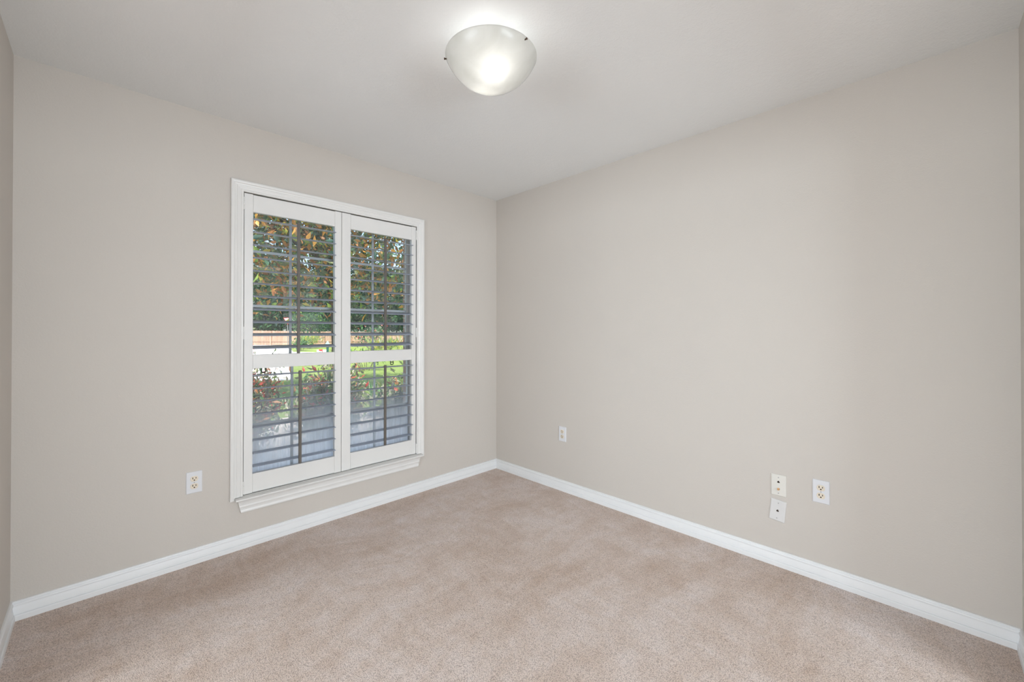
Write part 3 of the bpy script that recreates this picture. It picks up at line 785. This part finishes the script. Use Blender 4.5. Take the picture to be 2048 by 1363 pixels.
def facing(base, yaw):   # local frame: x right, y depth (away from viewer), z up
    c, s_ = math.cos(yaw), math.sin(yaw)
    return lambda x, y, z: (base[0] + c * x - s_ * y, base[1] + s_ * x + c * y, base[2] + z)
def loc_box(b, L, x0, x1, y0, y1, z0, z1):
    v = [L(x, y, z) for z in (z0, z1) for y in (y0, y1) for x in (x0, x1)]
    b.add(v, [(0, 2, 3, 1), (4, 5, 7, 6), (0, 1, 5, 4), (2, 6, 7, 3), (0, 4, 6, 2), (1, 3, 7, 5)])
base = (13.66, 46.1, GZ); L = facing(base, math.radians(-17))
sign = thing('yield_sign', base, 'red and white triangular yield sign standing before the trees', 'sign')
b = MB(); loc_box(b, L, -0.03, 0.03, 0.03, 0.08, 0, 3.05); b.build('sign_post', 'post_grey', sign)
def tri(b, hw, zt, zb, y0, y1, mi=0):
    vs = [L(-hw, y0, zt), L(hw, y0, zt), L(0.0, y0, zb), L(-hw, y1, zt), L(hw, y1, zt), L(0.0, y1, zb)]
    b.add(vs, [(0, 2, 1), (3, 4, 5), (0, 1, 4, 3), (1, 2, 5, 4), (2, 0, 3, 5)], mi)
b = MB(); tri(b, 0.40, 3.02, 2.33, 0.0, 0.02); sp = b.build('sign_panel', 'sign_red', sign)
b = MB(); tri(b, 0.31, 2.955, 2.42, -0.006, 0.0); b.build('sign_face', 'sign_white', sp)['label'] = 'white face of the sign'
txt = bpy.data.curves.new('lettering', 'FONT'); txt.body = 'YIELD'; txt.size = 0.165; txt.align_x = 'CENTER'; txt.extrude = 0.002
tmp = bpy.data.objects.new('lettering_source', txt); COL.objects.link(tmp)
bpy.context.view_layer.update()
tme = bpy.data.meshes.new_from_object(tmp.evaluated_get(bpy.context.evaluated_depsgraph_get()))
bpy.data.objects.remove(tmp); tme.materials.clear(); tme.materials.append(MATS['sign_red'])
to = bpy.data.objects.new('lettering', tme); COL.objects.link(to)
to.parent = sp; to.matrix_parent_inverse = Matrix.Translation(-Vector(base))
to.location = L(0, -0.010, 2.80); to.rotation_euler = (math.pi / 2, 0, math.radians(-17))

base = (12.80, 40.30, GZ); L = facing(base, math.radians(-17))
pole = thing('utility_pole', base, 'thin dark pole with a slanted brace right of the yield sign', 'pole')
b = MB(); b.tube([L(0, 0, 0), L(0, 0, 3.2)], [0.085, 0.06], 10); b.build('pole_shaft', 'post_grey', pole, True)
b = MB(); b.tube([L(0, 0, 2.25), L(-0.45, 0, 2.75)], 0.022, 6); b.build('brace', 'post_grey', pole, True)
b = MB(); b.tube([L(0, 0, 0), L(0, 0, 0.25), L(0, 0, 1.0), L(0, 0, 1.1)], [0.14, 0.15, 0.13, 0.07], 12); b.build('base_sleeve', 'mailbox_green', pole, True)

base = (8.03, 20.73, GZ); L = facing(base, math.radians(-20))
mail = thing('mailbox', base, 'white mailbox on a dark green post with a peaked teal roof', 'mailbox')
b = MB(); loc_box(b, L, -0.055, 0.055, -0.055, 0.055, 0, 1.0); b.build('post', 'mailbox_green', mail)
b = MB(); q = 0.13
b.add([L(-q, -q, 1.0), L(q, -q, 1.0), L(q, q, 1.0), L(-q, q, 1.0), L(0, 0, 1.22)], [(0, 3, 2, 1), (0, 1, 4), (1, 2, 4), (2, 3, 4), (3, 0, 4)]); b.build('post_roof', 'mailbox_roof_teal', mail)
b = MB(); loc_box(b, L, -0.46, 0.16, -0.04, 0.04, 0.50, 0.56); b.build('support_arm', 'mailbox_green', mail)
b = MB(); pr = [(-0.075, 0.561), (0.075, 0.561), (0.075, 0.70)] + [(0.075 * math.cos(a * math.pi / 8), 0.70 + 0.085 * math.sin(a * math.pi / 8)) for a in range(1, 9)]
n = len(pr); b.add([L(-0.47, y, z) for y, z in pr] + [L(-0.06, y, z) for y, z in pr], [(i, (i + 1) % n, n + (i + 1) % n, n + i) for i in range(n)] + [tuple(range(n)), tuple(range(n, 2 * n))[::-1]])
mb_ = b.build('mail_box', 'sign_white', mail)
b = MB(); loc_box(b, L, -0.38, -0.24, -0.090, -0.080, 0.74, 0.80); loc_box(b, L, -0.24, -0.215, -0.090, -0.080, 0.66, 0.80); b.build('flag', 'sign_red', mb_)
